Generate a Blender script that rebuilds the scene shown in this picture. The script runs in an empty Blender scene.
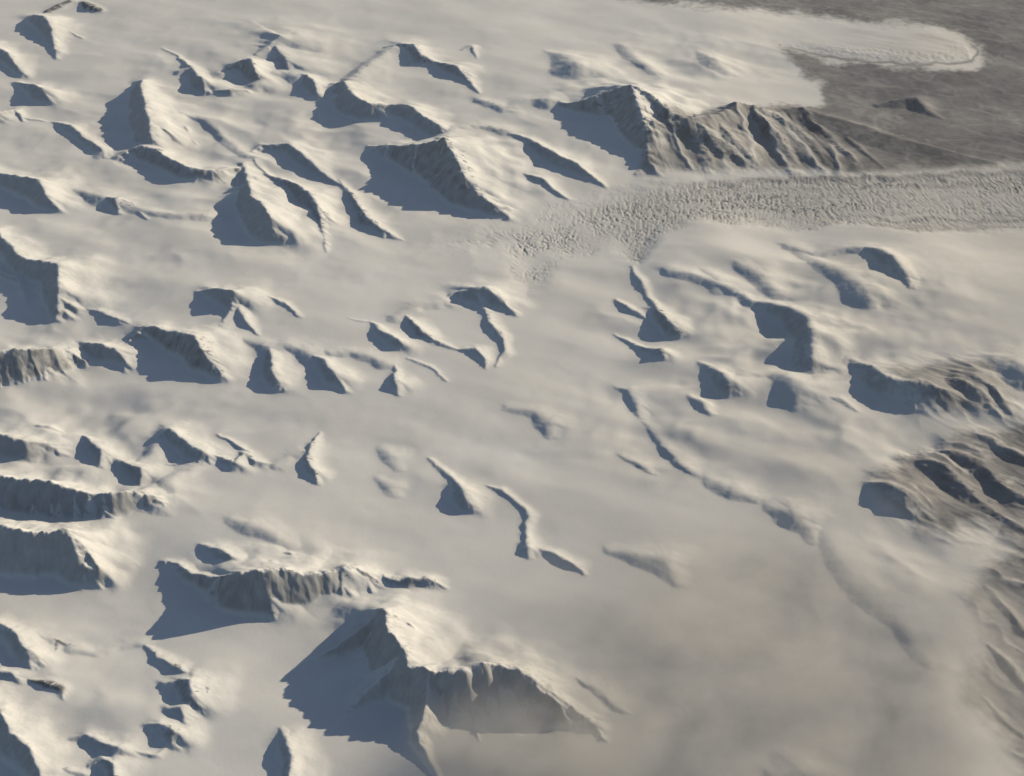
import bpy, math, time
import numpy as np
from mathutils import Vector
T0 = time.time()
Q = 1.0                      # grid fineness (1 = final)
F32 = np.float32
# ---------------------------------------------------------------- camera model
H = 10000.0                  # metres above the icefield
DEP = math.radians(31.0)
PXW, PXH = 1024, 776
TAN = math.tan(math.radians(14.4))
FPX = PXW / 2 / TAN
SE, SA = math.radians(19.5), math.radians(31.0)     # sun elevation, angle beyond the camera's right
SUN = np.array([math.cos(SE)*math.cos(SA), math.cos(SE)*math.sin(SA), math.sin(SE)])

def ray_ground(px, py, z):
    a = (px - PXW/2) / FPX; b = (PXH/2 - py) / FPX
    dy = math.cos(DEP) + b*math.sin(DEP); dz = -math.sin(DEP) + b*math.cos(DEP)
    t = (z - H) / dz
    return a*t, dy*t, t

def project(x, y, z):
    rz = z - H
    f = y*math.cos(DEP) - rz*math.sin(DEP)
    u = y*math.sin(DEP) + rz*math.cos(DEP)
    return PXW/2 + FPX*x/f, PXH/2 - FPX*u/f

# ---------------------------------------------------------------- noise
def _hash(ix, iy, seed):
    h = (ix.astype(np.uint32)*np.uint32(374761393) + iy.astype(np.uint32)*np.uint32(668265263) + np.uint32(seed*2246822 + 97))
    h = (h ^ (h >> np.uint32(13))) * np.uint32(1274126177)
    h = h ^ (h >> np.uint32(16))
    return h
def noise(x, y, seed=0):
    """gradient noise, about -1..1"""
    x = np.asarray(x, F32); y = np.asarray(y, F32)
    fx = np.floor(x); fy = np.floor(y)
    ix = fx.astype(np.int32); iy = fy.astype(np.int32)
    dx = x - fx; dy = y - fy
    ux = dx*dx*dx*(dx*(dx*6-15)+10); uy = dy*dy*dy*(dy*(dy*6-15)+10)
    def g(ox, oy):
        a = _hash(ix+ox, iy+oy, seed).astype(F32) * F32(2*math.pi/4294967296.0)
        return np.cos(a)*(dx-ox) + np.sin(a)*(dy-oy)
    n = (g(0,0)*(1-ux) + g(1,0)*ux)*(1-uy) + (g(0,1)*(1-ux) + g(1,1)*ux)*uy
    return n*F32(1.45)
def fbm(x, y, octv=4, seed=0, gain=.5):
    s = 0; a = 1.0; f = 1.0
    for k in range(octv):
        s = s + a*noise(x*f + 17.3*k, y*f - 9.1*k, seed+k); a *= gain; f *= 2.03
    return s
def sst(a, b, x):
    t = np.clip((x-a)/(b-a), 0, 1); return t*t*(3-2*t)

# ---------------------------------------------------------------- broad relief (height of the snow under the mountains)
BASE_PTS = [(0,0,40),(200,40,60),(420,20,40),(640,30,-20),(900,40,-150),(1024,20,-220),(900,100,-240),(1024,130,-260),(820,150,-160),
    (560,120,60),(450,240,-30),(620,215,-70),(800,200,-130),(1024,200,-190),(700,260,20),(900,300,60),(1024,330,30),(560,330,-40),(520,420,-30),
    (200,260,60),(60,200,40),(60,400,-40),(250,410,-30),(330,300,20),(430,560,-40),(200,520,20),(130,600,-70),(330,640,-60),(120,690,30),(0,560,-60),
    (600,600,-40),(700,500,0),(850,470,40),(700,680,-70),(800,650,-80),(880,740,-90),(940,600,30),(930,690,-20),(1024,480,-60),(1024,700,-160),(560,760,-80),(240,760,-20)]
_bp = np.array(BASE_PTS, float)
def base_height(x, y):
    px, py = project(x, y, 0.0*x)
    num = 0; den = 0
    for bx, by, bz in BASE_PTS:
        w = 1.0/(((px-bx)**2 + (1.5*(py-by))**2)/10000.0 + .25)**2
        num = num + w*bz; den = den + w
    return num/den
def base_at(x, y): return float(base_height(np.array([x]), np.array([y]))[0])

def place(px, py, h):
    """world point of a crest seen at photo position px,py that stands h above the snow around it"""
    z = h
    for _ in range(6):
        x, y, t = ray_ground(px, py, z)
        z = h + base_at(x, y)
    return x, y, t
def crest_height(px, py, L):
    _, _, t = ray_ground(px, py, 0)
    return 1.02*L*t/FPX*math.tan(SE)/math.cos(SA)

exec_data = None
# ---------------------------------------------------------------- mountains: crest lines with the length of the shadow each point throws
# style: sl steep side slope (deg), k far-side width / height, r crest rounding (m), rock 0..1, gul gully strength
STY = {
 'R': dict(sl=50, k=2.5, r=7,  rock=.5, gul=.3, rib=1),
 'S': dict(sl=48, k=2.6, r=9,  rock=.22, gul=.16, rib=.35),
 'K': dict(sl=28, k=5, r=75, rock=0.,  gul=.12, rib=0),
 'B': dict(sl=33, k=2.4, r=12, rock=.2,  gul=.5, rib=1),
}
M = []
def mt(name, style, label, *ridges, **kw):
    M.append(dict(name=name, style=style, label=label, ridges=ridges, kw=kw))
# --- far left
mt('snow_peak','S','snow peak at the top left corner with a brown rock streak down its sunlit side',
   [(34,13,22),(44,15,28),(50,24,25),(53,40,15),(57,58,6)], [(50,24,12),(66,30,8),(82,37,4)])
mt('rock_outcrop','R','small round rock knob cut by the top edge, beside the corner peak',
   [(47,9,8),(58,3,9),(70,-1,8)], [(82,1,8),(90,4,13),(99,8,8)], rock=1)
mt('snow_peak','S','shadowed snow peak cut by the left edge just below the corner peak',
   [(-14,40,22),(6,50,22),(22,72,12)])
mt('snow_peak','S','small square-shadowed snow peak near the left edge, above the long broken crest',
   [(16,81,10),(32,83,22),(42,87,28),(44,100,8)])
mt('snow_peak','R','rocky snow peak on the left edge with a thin crest running right',
   [(-4,110,22),(15,107,16),(23,119,6)], [(23,116,5),(45,119,3)])
mt('snow_ridge','S','thin broken snow ridge with two dark shadow patches left of the tall shadowed tower',
   [(52,120,4),(70,123,18),(82,135,14),(100,144,18),(105,156,8)], [(106,150,7),(128,148,4)])
mt('snow_peak','S','tall snow tower with a wide dark shadow and a bright domed east side',
   [(142,77,22),(141,86,36),(145,104,44),(149,118,44),(150,136,34),(152,145,16)])
mt('rock_rib','R','short curved rock rib on the snow just right of the tall snow tower',
   [(160,117,7),(172,115,9),(185,124,10),(195,141,5)])
mt('rock_ridge','R','low dark rock ridge wall joining the tower to the hooked double peak',
   [(114,156,10),(128,147,22),(140,142,30),(155,145,32),(172,158,28),(190,166,28),(215,169,24),(238,164,18)], sl=46)
mt('snow_peak','S','hooked snow peak with a big triangular shadow and an arched rock crest behind',
   [(244,160,18),(247,176,32),(250,191,42),(262,202,50),(270,214,52),(273,236,18)],
   [(246,150,8),(262,142,12),(288,140,20),(303,152,22),(322,168,14),(343,184,5)])
mt('rock_ridge','R','rocky inner ridge below the arched crest, brown rocks down its right flank',
   [(254,158,8),(270,172,12),(295,182,24),(309,190,34),(317,205,26),(322,226,14),(326,250,6)], k=2.2)
mt('snow_peak','S','little twin snow peak between the tall tower and the rocky pair at the top',
   [(163,47,4),(178,54,6),(192,66,16),(202,77,28),(206,92,8)], [(178,70,8),(192,66,10)])
mt('rock_ridge','R','rocky saddle ridge with two shadow patches and dark cliff below it near the top',
   [(216,72,6),(234,63,20),(250,57,34),(256,70,28),(260,82,8)], [(216,90,10),(231,89,14),(246,90,8)])
mt('snow_peak','S','bright snow peak at the top with a smooth glowing right shoulder',
   [(256,53,8),(270,42,18),(280,33,26),(294,38,10)], [(274,42,16),(285,58,22),(291,70,10)], k=6)
mt('snow_peak','S','small rocky peak with a dark hollow right of the saddle ridge',
   [(293,72,10),(307,72,20),(314,78,28),(317,93,16)])
mt('snow_ridge','S','long snow ridge with deep blue shadow and ragged bright rim above the great dark triangle',
   [(330,82,18),(343,79,32),(352,92,42),(370,101,38),(390,104,32),(407,104,34),(425,115,30),(441,126,32),(443,139,8)])
mt('rock_ridge','R','sharp ridge with two dark hollows and streaked rock right end, near the top',
   [(386,46,12),(402,42,20),(414,43,22),(420,53,22),(436,61,12),(456,64,24),(463,72,16),(479,92,5)], [(462,48,4),(472,44,7),(476,57,3)])
mt('snow_peak','R','great dark triangular face with gullied foot standing at the head of the crevassed glacier',
   [(368,145,8),(388,144,28),(407,143,48),(444,138,76),(451,148,74),(464,175,60),(471,184,46),(486,197,34),(511,217,8)], [(459,150,8),(490,169,9),(507,206,5)])
mt('snow_ridge','S','smooth shoulder ridge with blue ribs beside the glacier, right of the dark triangle',
   [(504,133,4),(528,138,14),(543,146,22),(558,154,26),(575,161,24),(590,174,16),(606,187,5)], [(525,175,10),(541,178,16),(569,199,5)])
mt('rock_mountain','R','broad blue pyramid of spurs above the right part of the crevassed glacier',
   [(548,98,8),(566,102,22),(582,101,34),(609,91,54),(630,84,74),(656,99,64),(673,117,50)],
   [(631,85,74),(642,118,56),(650,160,14)], k=2.6)
mt('rock_mountain','B','gullied brown spurs descending from the bright snow edge to the crevassed glacier',
   [(668,112,50),(686,121,50),(704,120,46),(722,113,44),(740,106,40),(756,109,34),(778,118,24),(800,131,10)], [(690,121,46),(707,134,38),(726,148,26),(752,168,6)], [(690,120,40),(700,140,24),(712,170,5)],
   [(706,118,30),(716,120,34),(732,140,30),(758,166,6)], [(740,105,22),(764,122,28),(782,140,20),(797,164,5)], [(798,128,12),(812,142,12),(826,164,4)], [(820,126,9),(842,148,9),(862,167,3)], [(848,138,6),(866,152,6),(884,168,3)], rock=.8, sl=38)
mt('brown_hill','B','long low brown slope facing the glacier at the snow-free valley edge',
   [(804,110,14),(850,122,16),(905,140,14),(950,152,9),(996,163,3)], sl=14, r=30, gul=.2)
mt('brown_hill','B','isolated dark hillock alone on the brown valley floor above the glacier',
   [(878,105,7),(898,99,15),(917,97,18),(926,108,12),(942,119,3)], sl=34, r=30)
mt('snow_knoll','K','soft grey hollow and snow knoll behind the blue pyramid of spurs',
   [(548,50,4),(565,55,14),(577,62,24),(584,74,8)])
mt('snow_knoll','K','faint snow knoll at the edge of the brown valley, right of the far snow hump',
   [(700,50,4),(716,57,14),(727,68,8)])
mt('snow_knoll','K','low curved snow hump between the blue pyramid and the snow lobe at the top',
   [(622,45,5),(636,54,10),(655,72,5)])
mt('rock_ridge','R','slim dark rock ridge pointing at the start of the crevassed glacier',
   [(340,178,6),(356,200,16),(367,214,24),(380,226,16),(402,239,4)])
# --- left middle
mt('snow_peak','S','big shadowed snow peak on the left edge just below the long broken crest',
   [(-20,169,30),(10,173,32),(38,177,42),(46,192,32),(54,208,8)])
mt('snow_peak','R','small snow peak with a streaked rock face right of the big left edge peak',
   [(60,183,4),(75,188,5),(98,195,8),(116,196,18),(119,210,8)], [(117,196,12),(131,201,10),(147,219,4)])
mt('snow_peak','S','large dark block of shadowed snow at the left edge with a bright right wall',
   [(-6,227,24),(10,244,30),(25,259,36),(44,261,42),(57,262,46),(59,284,44),(56,318,14)])
mt('rock_rib','R','bright rocky snow rib cut by the left edge beside the shadowed block',
   [(-10,268,12),(16,276,12),(25,300,5)])
mt('snow_ridge','S','thin low snow crest with a narrow shadow right of the shadowed block',
   [(70,305,4),(95,309,10),(112,315,12),(130,323,4)])
mt('rock_wall','R','dark rock wall with white vertical gullies on the left edge',
   [(-30,352,64),(0,350,64),(25,346,66),(50,346,56),(70,347,36),(80,364,8)], rock=.6, gul=.4, sl=50, k=2)
mt('snow_peak','S','rounded shadowed snow peak between the gullied rock wall and the steep white ridge',
   [(78,346,10),(90,341,30),(103,343,36),(115,346,32),(122,356,18),(124,371,6)])
mt('snow_ridge','R','steep white ridge with a rock-streaked left end and a large blue triangle of shadow',
   [(126,340,14),(142,326,24),(155,327,30),(168,331,36),(194,334,50),(203,349,44),(220,380,6)])
mt('snow_peak','S','squat snow peak with a flat-topped shadow standing alone on the middle left snow',
   [(197,291,8),(212,287,24),(232,288,38),(231,305,16),(224,322,8)], [(232,290,12),(244,318,12),(258,334,5)], [(253,299,4),(264,296,6),(284,302,8),(300,316,4)])
mt('snow_peak','S','narrow snow spire with a tall dark shadow on the open snow below the squat peak',
   [(270,344,10),(271,353,24),(272,366,26),(276,380,22),(287,391,5)])
mt('snow_peak','S','small sharp snow spire leaning right, next to the narrow spire with the tall shadow',
   [(294,345,4),(314,354,14),(325,360,22),(335,372,26),(345,388,7)])
mt('snow_ridge','S','short snow wall with straight dark face at the left edge, above the great double cliffs',
   [(-30,432,42),(0,433,42),(25,438,42),(48,440,30),(54,452,8)], [(34,425,6),(50,423,12),(66,431,5)])
mt('snow_peak','S','slanting snow peak with a pointed dark shadow above the gullied cliff',
   [(74,427,4),(90,437,18),(103,449,24),(99,466,10)])
mt('snow_peak','S','small snow peak perched on the back of the gullied cliff',
   [(108,457,5),(125,461,18),(140,466,26),(139,485,10)])
mt('rock_wall','R','upper of the great left edge cliffs, dark face ending in a gullied rock spur',
   [(-30,474,78),(0,475,78),(20,478,76),(48,480,76),(75,489,66),(93,494,56),(110,492,60),(125,488,58),(141,487,50),(153,493,34),(162,503,14),(163,513,5)], rock=.3, gul=.16, sl=56, k=1.8)
mt('rock_wall','S','lower of the great left edge cliffs, smooth blue face with a brown sunlit end',
   [(-30,524,92),(0,526,92),(28,533,86),(66,530,88),(74,545,74),(86,566,44),(98,589,6)], rock=.15, gul=.08, sl=54, k=1.6)
mt('snow_peak','S','small snow peak with a winged shadow right of the great left edge cliffs',
   [(152,440,6),(170,426,28),(185,440,26),(200,447,30),(202,457,10)])
mt('rock_ridge','R','row of small rock teeth on the snow right of the winged peak',
   [(166,463,5),(190,462,8),(212,452,16),(235,461,18),(243,452,14),(256,460,14),(277,464,4)], [(218,433,4),(240,445,8),(262,461,4)])
mt('rock_rib','R','slender crooked rib with a dark shadow alone on the middle left plain',
   [(320,431,5),(312,443,14),(306,455,15),(312,468,18),(319,482,6)])
# --- middle
mt('snow_peak','S','two-faced dark peak with a thin white spine at the head of the ring of crests',
   [(442,301,4),(455,292,16),(474,286,34),(486,286,34),(498,296,28),(510,308,14),(519,317,4)], [(475,287,30),(483,305,12),(489,318,8)])
mt('rock_rib','R','curved ring of low crests ending in brown rock slabs below the two-faced peak',
   [(402,313,4),(412,318,16),(422,330,20),(433,339,10),(457,350,6),(477,347,16),(484,358,12),(485,368,4)], [(488,316,10),(493,326,12),(503,338,10),(505,352,9),(496,366,4)], k=2.5)
mt('snow_peak','S','small dark-faced snow peak just left of the ring of crests',
   [(350,318,3),(370,320,4),(380,328,16),(397,338,22),(401,346,6)])
mt('snow_peak','S','little square-shadowed snow peak below the ring of crests',
   [(376,357,4),(392,362,5),(396,370,10),(396,378,20),(398,394,6)], [(408,358,3),(430,366,4),(446,381,3)])
mt('snow_knoll','K','faint crescent snow swell in the open middle plain',
   [(508,407,4),(538,411,7),(549,420,11),(550,434,4)])
mt('snow_knoll','K','tiny snow ripple with a grey notch left of the egg-shaped shadow',
   [(381,446,3),(393,454,7),(398,468,3)], [(380,478,3),(391,484,6),(394,494,3)])
mt('snow_peak','S','lone snow hump with an egg-shaped dark shadow in the middle plain',
   [(430,458,6),(440,467,7),(453,477,12),(461,488,26),(468,500,22),(477,511,5)], r=16)
mt('snow_ridge','S','wavy snow ridge with a small rocky notch right of the egg-shaped shadow',
   [(487,486,4),(500,489,9),(515,499,7),(530,514,9),(526,530,9),(527,545,15),(529,557,5)], [(536,547,6),(555,553,12),(572,562,12),(584,573,5)], r=14)
mt('snow_knoll','K','soft grey snow swell with a hooked end above the mist in the middle',
   [(612,549,5),(640,555,11),(664,559,14),(677,582,5)])
# --- right
mt('rock_ridge','R','straight ridge with a brown rock strip on its sunlit side just below the glacier',
   [(632,265,5),(640,277,11),(648,290,7),(655,302,13),(664,313,24),(674,322,23),(681,334,5)], [(616,297,6),(627,304,12),(640,310,8),(650,318,4)], [(615,332,4),(640,342,12),(660,347,22),(665,357,8)], k=2.2, r=16)
mt('snow_ridge','S','winding snow ridge with soft grey hollows in the middle right plain',
   [(617,385,3),(629,388,7),(636,400,11),(641,415,3)], [(645,420,2),(658,434,6),(669,447,9),(681,462,8),(697,475,3)], [(622,452,3),(640,462,7),(652,472,3)], r=34, k=6)
mt('snow_peak','S','snow massif with a stepped dark blue shadow in the middle of the right hand hills',
   [(735,286,7),(752,296,18),(765,298,20),(790,302,26),(808,312,36),(814,330,38),(812,349,36),(806,363,10)], r=32, sl=42)
mt('snow_ridge','S','snow ridge with a slanting dark hollow below the right part of the glacier',
   [(862,245,8),(879,246,20),(893,252,26),(905,268,22),(912,285,6)], r=30, sl=40)
mt('snow_ridge','K','smooth snow ridge with a dark patch at its lower end, left of the slanting hollow',
   [(790,242,5),(815,257,9),(848,276,12),(868,286,22),(873,297,6)])
mt('snow_knoll','K','rounded snow knoll with a grey hollow left of the stepped dark massif',
   [(742,262,7),(765,271,14),(778,289,12)], [(708,268,5),(718,276,8),(716,288,4)])
mt('snow_peak','S','snow hump with a round dark shadow right of the winding snow ridge',
   [(700,361,6),(716,367,18),(729,377,26),(728,391,9)], [(690,395,5),(704,400,12),(712,412,5)], r=32, sl=42)
mt('snow_knoll','K','soft snow knoll with a blurred oval shadow below the stepped dark massif',
   [(766,366,6),(788,374,14),(798,385,20),(797,403,7)])
mt('rock_ridge','B','ribbed grey cliff below a smooth snow roof on the right, above the wide snow fan',
   [(847,351,8),(867,361,26),(885,373,34),(902,381,36),(925,385,38),(945,393,30),(962,409,5)], [(822,394,5),(840,396,9),(857,409,4)], k=4)
mt('brown_spur','B','brown gullied spurs at the right edge beside the ribbed grey cliff',
   [(934,377,8),(958,379,30),(975,388,28),(988,403,14),(1002,421,4)], [(950,370,10),(975,376,22),(996,394,16),(1012,416,4)], rock=.45)
mt('snow_knoll','K','shadowed snow knoll cut by the right edge above the brown spurs',
   [(1010,370,14),(1024,366,26),(1042,376,22)])
mt('brown_spur','B','large brown spurs with thin white crests at the right edge below the wide snow fan',
   [(918,458,8),(944,464,20),(965,484,22),(985,504,16),(1006,522,9),(1024,534,4)], [(945,450,8),(980,464,17),(1005,490,15),(1040,510,7)], [(985,440,8),(1015,454,14),(1050,470,10)], rock=.45)
mt('snow_peak','B','dark faced snow bluff with a ribbed front left of the large brown spurs',
   [(870,483,12),(888,486,26),(905,494,28),(921,510,10),(935,522,4)])
mt('snow_knoll','K','small grey snow swells in a line toward the misty valley',
   [(712,480,6),(735,487,11),(757,497,6)], [(774,506,7),(796,513,16),(808,525,10),(812,540,4)])
mt('snow_ridge','K','long snow edge falling into the misty valley at the lower right',
   [(816,515,4),(834,545,6),(858,578,8),(880,600,8),(898,613,6),(928,660,4)], k=14, sl=20, r=130)
mt('brown_spur','B','brown eroded spurs cut by the right edge near the bottom',
   [(985,585,4),(1004,604,9),(1024,628,10),(1050,650,8)], [(990,645,4),(1008,664,10),(1030,690,9)], [(985,700,4),(1002,716,7),(1024,735,6)], rock=.45)
# --- bottom
mt('rock_mountain','R','great massif at the bottom with a flat bright summit and a long dark front wall',
   [(383,611,88),(388,632,96),(404,653,94),(408,667,92),(430,673,94),(464,674,98),(491,666,100),(518,672,90),(541,687,74),(568,704,44),(588,718,26),(605,739,7)],
   dict(p=[(430,674,84),(427,695,72),(423,716,54),(417,732,38),(428,760,22),(442,784,10)], k=1.1), dict(p=[(384,612,84),(362,630,58),(336,648,34),(308,661,10)], k=.8), dict(p=[(405,655,84),(378,682,52),(352,706,26),(332,726,8)], k=1.6), dict(p=[(464,674,84),(470,700,54),(474,722,24),(478,742,6)], k=1.4), dict(p=[(519,673,76),(530,700,44),(538,724,16)], k=1.4), k=2.0, sl=60, gul=.1, rock=.25)
mt('snow_ridge','K','misty snow ridge running down behind the right end of the great bottom massif',
   [(560,668,7),(585,684,14),(608,701,12),(625,712,5)], sl=36, r=20)
mt('rock_wall','R','long rock wall with blue left half and streaked right half above the great massif',
   [(162,562,8),(168,562,14),(178,564,22),(190,575,32),(215,579,46),(240,574,80),(262,572,88),(285,571,82),(305,575,72),(322,576,62),(345,567,60),(356,567,46),(369,586,12)],
   [(374,573,12),(390,580,18),(408,577,24),(428,578,20),(447,589,4)], rock=.4, gul=.22, sl=58, k=2.2)
mt('snow_peak','S','small snow peak on the roof of the long rock wall, left one of two',
   [(200,545,8),(217,548,22),(231,557,30),(238,571,8)])
mt('snow_knoll','S','tiny snow cone with a round shadow on the roof of the long rock wall',
   [(279,553,6),(290,555,14),(296,561,16),(297,571,5)])
mt('snow_knoll','K','thin arc of snow swell above the roof of the long rock wall',
   [(232,520,5),(250,525,9),(268,532,8),(293,548,5)])
mt('snow_ridge','S','uppermost notch of the hooked chain of crests, a slim shadow above the round rock knob',
   [(143,639,4),(158,653,12),(175,662,16),(189,674,6)], rock=.5)
mt('snow_peak','S','square-shadowed snow step with a round dark rock knob on its right',
   [(163,678,14),(178,676,26),(190,677,36),(192,690,34),(190,703,10)], [(196,684,8),(206,688,14),(211,697,9)], rock=.6)
mt('snow_peak','S','snow step just under the round rock knob, with a short shadow',
   [(168,706,12),(182,704,20),(184,722,8)])
mt('snow_ridge','R','curved snow step with rocks along its foot, lower bend of the hooked chain',
   [(143,724,8),(158,723,20),(173,729,30),(170,746,8)], [(122,747,5),(140,752,8),(156,754,8),(168,747,4)])
mt('snow_peak','S','pale snow dome with a lobed shadow at the tail of the hooked chain',
   [(68,736,5),(85,731,16),(100,738,20),(117,744,26),(112,760,8)])
mt('snow_peak','S','dark shadowed snow cone cut by the bottom edge under the pale snow dome',
   [(88,764,8),(102,758,18),(112,761,26),(117,780,20)], [(48,766,8),(66,768,12),(84,772,8)], rock=.6)
mt('snow_peak','S','rounded snow block with a soft shadow on the left edge below the great cliffs',
   [(-10,622,24),(6,626,24),(17,634,30),(29,650,30),(29,666,10)], [(-8,668,18),(10,672,18),(21,682,7)])
mt('rock_outcrop','R','dark rock outcrop on the snow right of the rounded snow block',
   [(30,680,7),(44,682,13),(58,687,12),(63,698,4)], rock=1)
mt('rock_rib','R','brown rock streaks on the bright slope above the dark rock outcrop',
   [(42,636,4),(56,640,8),(76,645,5)], [(56,642,6),(54,655,5),(51,668,3)], rock=1)
mt('snow_mountain','S','big shadowed snow shoulder in the bottom left corner',
   [(-20,690,36),(0,711,40),(12,734,42),(28,747,42),(39,764,34),(43,785,20)])
mt('snow_peak','S','lone snow fin with an upright dark shadow at the bottom, left of the great massif',
   [(282,729,8),(287,737,24),(290,755,27),(291,785,27)])
mt('snow_knoll','K','pale snow swell showing through the mist at the bottom edge',
   [(776,774,8),(800,767,13),(822,774,10)])

# low snow shoulders that tie neighbouring peaks into ranges
def link(part, *pts):
    for m in M:
        if part in m['label']:
            m['ridges'] = m['ridges'] + (dict(p=list(pts), k=5.5, r=38, sl=30),); return
    raise KeyError(part)
link('big shadowed snow peak on the left edge', (50,186,14),(62,184,9),(80,188,9),(100,195,12))
link('streaked rock face', (118,200,12),(140,208,8),(170,214,7),(206,213,9))
link('uneven' if 0 else 'thin broken snow ridge', (102,152,10),(114,152,8),(126,148,12))
link('bright snow peak at the top', (258,80,14),(268,72,12),(282,70,12),(297,73,14))
link('small rocky peak with a dark hollow', (316,88,12),(322,88,11),(332,84,16))
link('little twin snow peak', (204,80,12),(212,76,9),(222,72,12))
link('tall snow tower', (150,116,18),(160,112,14),(178,112,11),(205,120,8),(232,140,8),(246,152,8))
link('steep white ridge', (205,348,20),(214,336,12),(222,326,9))
link('narrow snow spire', (240,336,6),(256,342,9),(270,346,12),(283,344,10),(296,347,10),(312,354,12))
link('small sharp snow spire', (330,352,9),(350,350,7),(372,356,7),(384,362,8))
link('winged shadow', (140,462,9),(150,452,9),(160,440,10))
link('row of small rock teeth', (276,464,6),(290,456,6),(303,452,8))
link('short snow wall', (54,444,10),(64,436,9),(76,432,10))
link('upper of the great', (150,494,12),(168,480,9),(190,468,9),(208,460,8))
link('two-faced dark peak', (395,316,7),(415,306,8),(442,300,9))
link('great dark triangular', (441,138,30),(455,128,20),(480,126,14),(504,131,10))
link('blue pyramid of spurs above', (548,98,14),(530,100,9),(505,108,8),(480,98,8))
link('sharp ridge with two dark hollows', (402,43,14),(385,52,10),(365,66,10),(350,78,14))
link('stepped dark blue', (735,287,8),(715,280,8),(690,272,8),(668,268,7))
link('round dark shadow', (729,382,12),(748,372,9),(770,368,9))
link('blurred oval', (798,394,10),(815,380,9),(835,362,10),(848,353,10))
link('slanting dark hollow', (862,246,9),(845,246,8),(815,250,8),(790,243,7))
link('hooked chain of crests', (140,640,6),(120,642,5),(95,648,5),(70,646,6))
link('bend of the hooked chain', (122,748,7),(112,752,9),(104,745,9))
link('rounded snow block', (20,634,14),(36,634,9),(52,640,8))
link('left one of two', (236,560,12),(255,556,9),(278,556,9))

HAZE = 2.2e-6; MIST = 1.1e-3
SUN_E, SUN_C, SKY_S, EXPO = 4.2, (1,.872,.66), .071, 0.1
# ---------------------------------------------------------------- the grid: fan of rows from near to far, finer when near
YN, YF = 8200.0, 33500.0
a0, a1 = math.asinh(YN/H), math.asinh(YF/H)
NR = int((a1-a0)/(5.6e-4/Q)); NC = int(0.74/(5.3e-4/Q))
ys = H*np.sinh(np.linspace(a0, a1, NR))
ts = np.linspace(-.37, .37, NC)
Y = np.repeat(ys[:,None], NC, 1).astype(F32)
X = (ts[None,:]*np.hypot(ys, H)[:,None]).astype(F32)
# broad relief, evaluated coarsely then interpolated
def coarse(fn, step=12):
    r = np.unique(np.append(np.arange(0, NR, step), NR-1)); c = np.unique(np.append(np.arange(0, NC, step), NC-1))
    v = fn(X[np.ix_(r,c)].astype(float), Y[np.ix_(r,c)].astype(float))
    tmp = np.empty((len(r), NC))
    for i in range(len(r)): tmp[i] = np.interp(np.arange(NC), c, v[i])
    j = np.searchsorted(r, np.arange(NR), 'right')-1; j = np.clip(j, 0, len(r)-2)
    f = ((np.arange(NR)-r[j])/(r[j+1]-r[j]))[:,None]
    return (tmp[j]*(1-f)+tmp[j+1]*f).astype(F32)
def blur(A, n, it=3):
    """box blur of half width n cells, repeated"""
    for _ in range(it):
        for ax in (0, 1):
            c = np.cumsum(np.pad(A.astype(np.float64), [(n+1, n) if a == ax else (0,0) for a in (0,1)], mode='edge'), axis=ax)
            A = ((c[2*n+1:] - c[:-2*n-1]) if ax == 0 else (c[:,2*n+1:] - c[:,:-2*n-1]))/(2*n+1)
    return A.astype(F32)
B = blur(coarse(base_height), int(9*Q)+1)
PX, PY = project(X, Y, B)
print('grid', NR, NC, round(time.time()-T0,1))

# domain warp makes every crest and foot wander
n1 = noise(X/210, Y/210, 3); n2 = noise(X/210, Y/210, 4); n3 = noise(X/75, Y/75, 5); n4 = noise(X/75, Y/75, 6); n5 = noise(X/30, Y/30, 7)
WX = X + 20*n1 + 10*n3 + 4*n5; WY = Y + 24*n2 + 12*n4 + 4*n5
top = np.zeros((NR,NC), F32); own = np.full((NR,NC), -1, np.int16)
rockf = np.zeros((NR,NC), F32); gulf = np.zeros((NR,NC), F32); steepf = np.zeros((NR,NC), F32); scoord = np.zeros((NR,NC), F32); sided = np.zeros((NR,NC), F32)
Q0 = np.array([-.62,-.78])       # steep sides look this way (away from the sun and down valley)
soff = 0.0
near_f = np.zeros((NR,NC), F32)
rng = np.random.RandomState(11)
def with_spurs(m, st):
    """crests plus the side ribs that branch off them"""
    out = list(m['ridges'])
    if st['r'] > 40 or m['style'] == 'B' and m['name'] == 'brown_hill': return out
    for rd in m['ridges']:
        if isinstance(rd, dict): continue
        lm = max(p[2] for p in rd)
        if lm < 12: continue
        for k in range(len(rd)-1):
            (ax, ay, al), (bx, by, bl) = rd[k], rd[k+1]
            n = max(1, int(round(math.hypot(bx-ax, 1.8*(by-ay))/12)))
            for q in range(n):
                t = (q+rng.uniform(.2,.8))/n; x, y, L = ax+(bx-ax)*t, ay+(by-ay)*t, al+(bl-al)*t
                if L < 9: continue
                ln = L*rng.uniform(.30,.62)*(1.0 if L < 60 else .75)
                a = rng.uniform(-.1,.75)              # down the sunlit flank: right and a little toward us
                if rng.rand() < .75 and abs(by-ay)*1.9 > .75*abs(bx-ax):
                    h0, h1 = .80, rng.uniform(.28,.45)
                    j = rng.uniform(-.3,.3)
                    out.append([(x+1, y+L*.05, L*.9), (x+ln*.5*math.cos(a), y+L*.09+ln*.42*math.sin(a), L*.74), (x+ln*math.cos(a+j), y+L*.22+ln*.75*math.sin(a+j), L*h1*1.25), (x+1.4*ln*math.cos(a+j), y+L*.33+1.05*ln*math.sin(a+j), L*.10)])
                if rng.rand() < .55*st['rib'] :           # buttress on the steep face
                    b = rng.uniform(1.3,2.2)
                    out.append([(x, y+1, L*.9), (x+.22*L*math.cos(b), y+.10*L+.22*L*math.sin(b), L*.52), (x+.4*L*math.cos(b), y+.2*L+.36*L*math.sin(b), L*.16)])
    return out
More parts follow.
